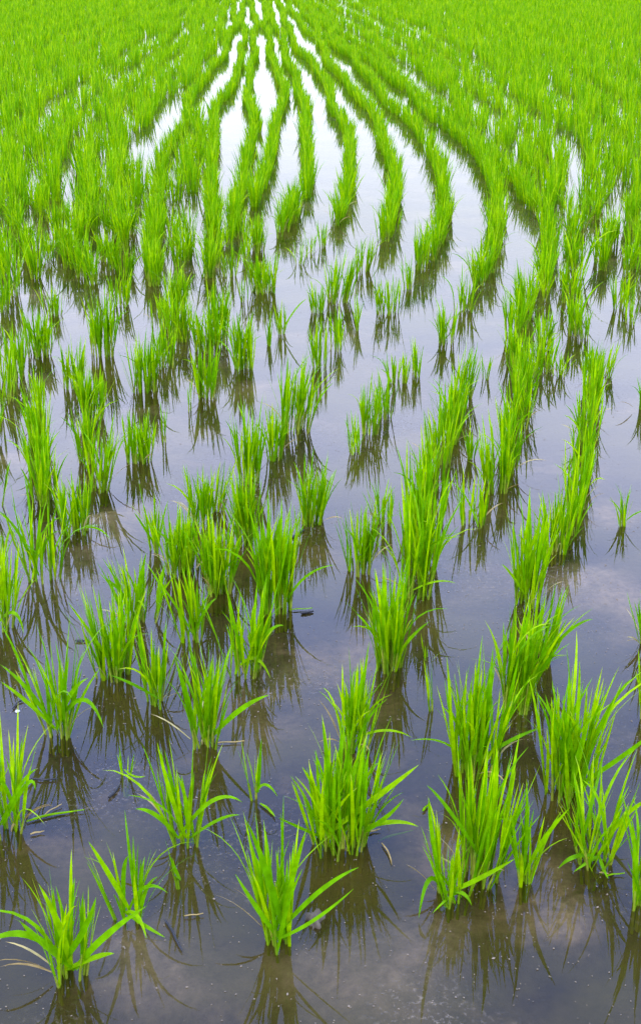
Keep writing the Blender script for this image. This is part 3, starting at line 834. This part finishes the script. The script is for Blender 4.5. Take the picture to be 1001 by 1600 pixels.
# ------------------------------------------------------------------ earth bank at the far left edge of the field
bk = []
n = 90
prof = np.array([[-1.4, -0.1], [-.9, .22], [-.45, .40], [.35, .42], [.8, .25], [1.3, -.1]])
bv = []
c0, c1 = np.array([-60.0, 74.0]), np.array([-6.5, 92.0])
dv = (c1 - c0) / np.linalg.norm(c1 - c0); nv_ = np.array([-dv[1], dv[0]])
for i in range(n + 1):
    c = c0 + (c1 - c0) * i / n
    for (u, z) in prof:
        j = rng.randn(2) * .06
        q = c + nv_ * (u + j[0])
        bv.append((q[0], q[1], z + j[1] * (z > 0)))
m_ = len(prof)
bf = [[i * m_ + k, (i + 1) * m_ + k, (i + 1) * m_ + k + 1, i * m_ + k + 1] for i in range(n) for k in range(m_ - 1)]
o = mesh_object('field_bank', bv, bf, M_BANK)
tag(o, kind='structure')

# ------------------------------------------------------------------ things lying on the water
def flat_leaf(name, x0, y0, x1, y1, wpx, mat, label, cat, group=None, bow=0.06, z=0.004):
    a, b = ground(x0, y0), ground(x1, y1)
    sx, _ = px_scale((a + b) / 2)
    s = np.linspace(0, 1, 13)
    d = b - a; L_ = np.linalg.norm(d); d /= L_
    nrm = np.array([-d[1], d[0], 0])
    pts = a[None] * (1 - s)[:, None] + b[None] * s[:, None] + nrm[None] * (np.sin(s * math.pi) * bow * L_)[:, None]
    pts[:, 2] = z + 0.0012 * np.sin(s * math.pi * 1.5) ** 2
    hw = (wpx / sx / 2) * np.interp(s, [0, .2, .7, 1], [.55, 1, .8, .05])
    th = 0.0008
    v = []
    for p, h_ in zip(pts, hw):
        v += [p - nrm * h_, p + np.array([0, 0, th * 2]), p + nrm * h_, p - np.array([0, 0, th])]
    f = []
    for i in range(12):
        for k in range(4):
            f.append([i * 4 + k, i * 4 + (k + 1) % 4, (i + 1) * 4 + (k + 1) % 4, (i + 1) * 4 + k])
    v = np.array(v)
    c = v.mean(0); c[2] = 0
    o = mesh_object(name, v - c, f, mat, None, np.full(len(v), .5), np.repeat(s * .8, 4), c)
    tag(o, label, cat, group)
    return o


def twig(pts, rpx, label, mat=M_TWIG, name='twig', cat='twig', group=None, z=0.004):
    P = np.array([ground(*q) for q in pts])
    sx, _ = px_scale(P.mean(0))
    t = np.linspace(0, 1, len(P)); s = np.linspace(0, 1, 16)
    q = np.stack([np.interp(s, t, P[:, k]) for k in range(3)], -1)
    q[:, 2] = z
    r = rpx / sx / 2 * np.interp(s, [0, .15, .8, 1], [.5, 1, .8, .25]) * (1 + .15 * np.sin(s * 23))
    d = np.gradient(q, axis=0); d /= np.linalg.norm(d, axis=1)[:, None]
    nrm = np.stack([-d[:, 1], d[:, 0], np.zeros(16)], -1)
    v = []
    for k in range(16):
        for a in range(6):
            an = a * math.pi / 3
            v.append(q[k] + nrm[k] * math.cos(an) * r[k] + np.array([0, 0, math.sin(an) * r[k]]))
    f = [[i * 6 + k, i * 6 + (k + 1) % 6, (i + 1) * 6 + (k + 1) % 6, (i + 1) * 6 + k] for i in range(15) for k in range(6)]
    v = np.array(v); c = v.mean(0); c[2] = 0
    o = mesh_object(name, v - c, f, mat, None, np.full(len(v), .5), np.full(len(v), .5), c)
    tag(o, label, cat, group)


flat_leaf('floating_leaf', 42, 1286, 132, 1269, 7, M_LEAF, 'pale green cut leaf floating near the left edge', 'leaf')
flat_leaf('floating_leaf', 70, 1276, 97, 1260, 3, M_DRY, 'thin yellow straw floating beside the pale cut leaf', 'straw')
flat_leaf('floating_leaf', 48, 1306, 70, 1302, 5, M_DRY, 'short brown leaf scrap right of the left-edge clump', 'leaf')
flat_leaf('floating_leaf', 407, 1258, 430, 1280, 6, M_LEAF, 'small green leaf lying by the lone four-leaved shoot', 'leaf')
flat_leaf('floating_leaf', 565, 1306, 594, 1299, 6, M_DRY, 'pale dry leaf scrap right of the wide dense tussock', 'leaf')
flat_leaf('floating_leaf', 596, 1320, 612, 1356, 3, M_DRY, 'thin pale stalk floating right of the wide dense tussock', 'straw')
flat_leaf('floating_leaf', 590, 1312, 645, 1296, 6, M_LEAF, 'dull green sunken leaf left of the low spreading clump', 'leaf', z=-.004)
flat_leaf('floating_leaf', 337, 1163, 382, 1161, 4, M_DRY, 'orange-brown straw lying right of the open clump', 'straw', bow=0.0)
flat_leaf('floating_leaf', 288, 1434, 318, 1431, 3, M_DRY, 'red-brown straw lying just above the bent dark stick', 'straw', bow=0.0)
flat_leaf('floating_leaf', 452, 955, 488, 953, 4, M_LEAF, 'narrow green leaf floating at foot of a dense clump, middle left', 'leaf', bow=0.02)
flat_leaf('floating_leaf', 660, 1270, 672, 1258, 5, M_LEAF, 'small green scrap floating right of the sunken leaf', 'leaf')
flat_leaf('floating_leaf', 945, 1372, 975, 1368, 4, M_LEAF, 'small green leaf floating right of the drooping clump', 'leaf')
flat_leaf('floating_leaf', 935, 1366, 950, 1369, 4, M_DRY, 'brown leaf scrap touching the foot of the drooping clump', 'leaf')
twig([(170, 1249), (180, 1240), (188, 1228)], 5, 'dark wet twig under the tiny splayed seedling')
twig([(50, 1219), (70, 1221), (92, 1219)], 3, 'dark twig floating right of the left-edge clump')
twig([(20, 1110), (28, 1099), (42, 1094)], 3, 'curved dark twig above a foam bubble near the left edge')
twig([(258, 1440), (268, 1455), (275, 1470), (285, 1490)], 5, 'bent dark stick in shallow water right of the thin plant')
twig([(456, 842), (466, 835), (476, 829)], 5, 'short black twig among the clumps in the middle')
twig([(118, 1003), (137, 1003)], 4, 'blue-black twig beside the dense left-leaning clump')
twig([(470, 960), (490, 957)], 5, 'blunt dark twig at right of a dense clump, middle')


def lump(name, x, y, rx, ry, hz, mat, label, cat, seed, zoff=0.0, rough=.25):
    rg = np.random.RandomState(seed)
    c = ground(x, y)
    sx, _ = px_scale(c)
    a, b = rx / sx, ry / sx
    nu, nv2 = 28, 14
    v = []
    ph = rg.rand(8) * 6
    for i in range(nv2 + 1):
        t = math.pi * i / nv2
        for j in range(nu):
            p = 2 * math.pi * j / nu
            k = 1 + rough * (.5 * math.sin(3 * p + 2 * t + ph[0]) + .4 * math.sin(5 * p - 3 * t + ph[1]) * math.sin(t) + .35 * math.sin(9 * p + 7 * t + ph[2]) * math.sin(t) + .25 * math.sin(14 * p - 11 * t + ph[3]) * math.sin(t)) * math.sin(t)
            v.append((a * k * math.sin(t) * math.cos(p), b * k * math.sin(t) * math.sin(p), hz * k * math.cos(t)))
    f = [[i * nu + j, i * nu + (j + 1) % nu, (i + 1) * nu + (j + 1) % nu, (i + 1) * nu + j] for i in range(nv2) for j in range(nu)]
    o = mesh_object(name, v, f, mat, None, None, None, (c[0], c[1], zoff))
    tag(o, label, cat)
    return o


lump('mud_clod', 492, 1438, 13, 18, .022, M_CLOD, 'wet grey-brown mud clod right of the upright bottom middle clump', 'mud clod', 3, -.006, .5)
lump('foam_bubble', 28, 1112, 4, 4, .003, M_FOAM, 'white foam bubble near the left edge below a curved twig', 'bubble', 5, .001, .05)

# fine bits of chaff and duckweed dust floating everywhere: beyond counting
rg = np.random.RandomState(21)
n = 5200
px = rg.uniform(-60, 1060, n); py = 280 + (1600 - 280) * rg.rand(n) ** 0.8
cl = np.array([(150, 830, 60, 90), (930, 900, 70, 90), (700, 960, 60, 70), (480, 1060, 70, 60), (40, 1060, 60, 60), (600, 660, 80, 60), (160, 980, 80, 50)])
kk = rg.randint(0, len(cl), n // 3)
px[:n // 3] = cl[kk, 0] + rg.randn(n // 3) * cl[kk, 2]
py[:n // 3] = cl[kk, 1] + rg.randn(n // 3) * cl[kk, 3]
V, F = [], []
for i in range(n):
    c = ground(px[i], max(py[i], 200))
    if i > n * 0.62:          # litter caught against the stems
        q = placed[rg.randint(len(placed))]
        an = rg.rand() * 6.28; rd = 0.035 + abs(rg.randn()) * 0.035
        c = np.array([q[0] + rd * math.cos(an), q[1] + rd * math.sin(an), 0.0])
    r = rg.uniform(.0007, .0018) * (1.8 if rg.rand() < .04 else 1)
    a0 = rg.rand() * 6.28
    b = len(V)
    e1 = rg.uniform(.5, 1)
    for k in range(4):
        an = a0 + k * math.pi / 2
        V.append((c[0] + r * math.cos(an) * (e1 if k % 2 else 1.3), c[1] + r * math.sin(an) * (e1 if k % 2 else 1.3), 0.0012))
    V.append((c[0], c[1], 0.0012 + r * .6))
    for k in range(4):
        F.append([b + k, b + (k + 1) % 4, b + 4, b + 4])
V = np.array(V); F = np.array(F)[:, :3]
o = mesh_object('floating_chaff', V, F, M_SPECK, smooth=False)
tag(o, 'fine brown chaff specks drifting on the water', 'chaff', None, 'stuff')
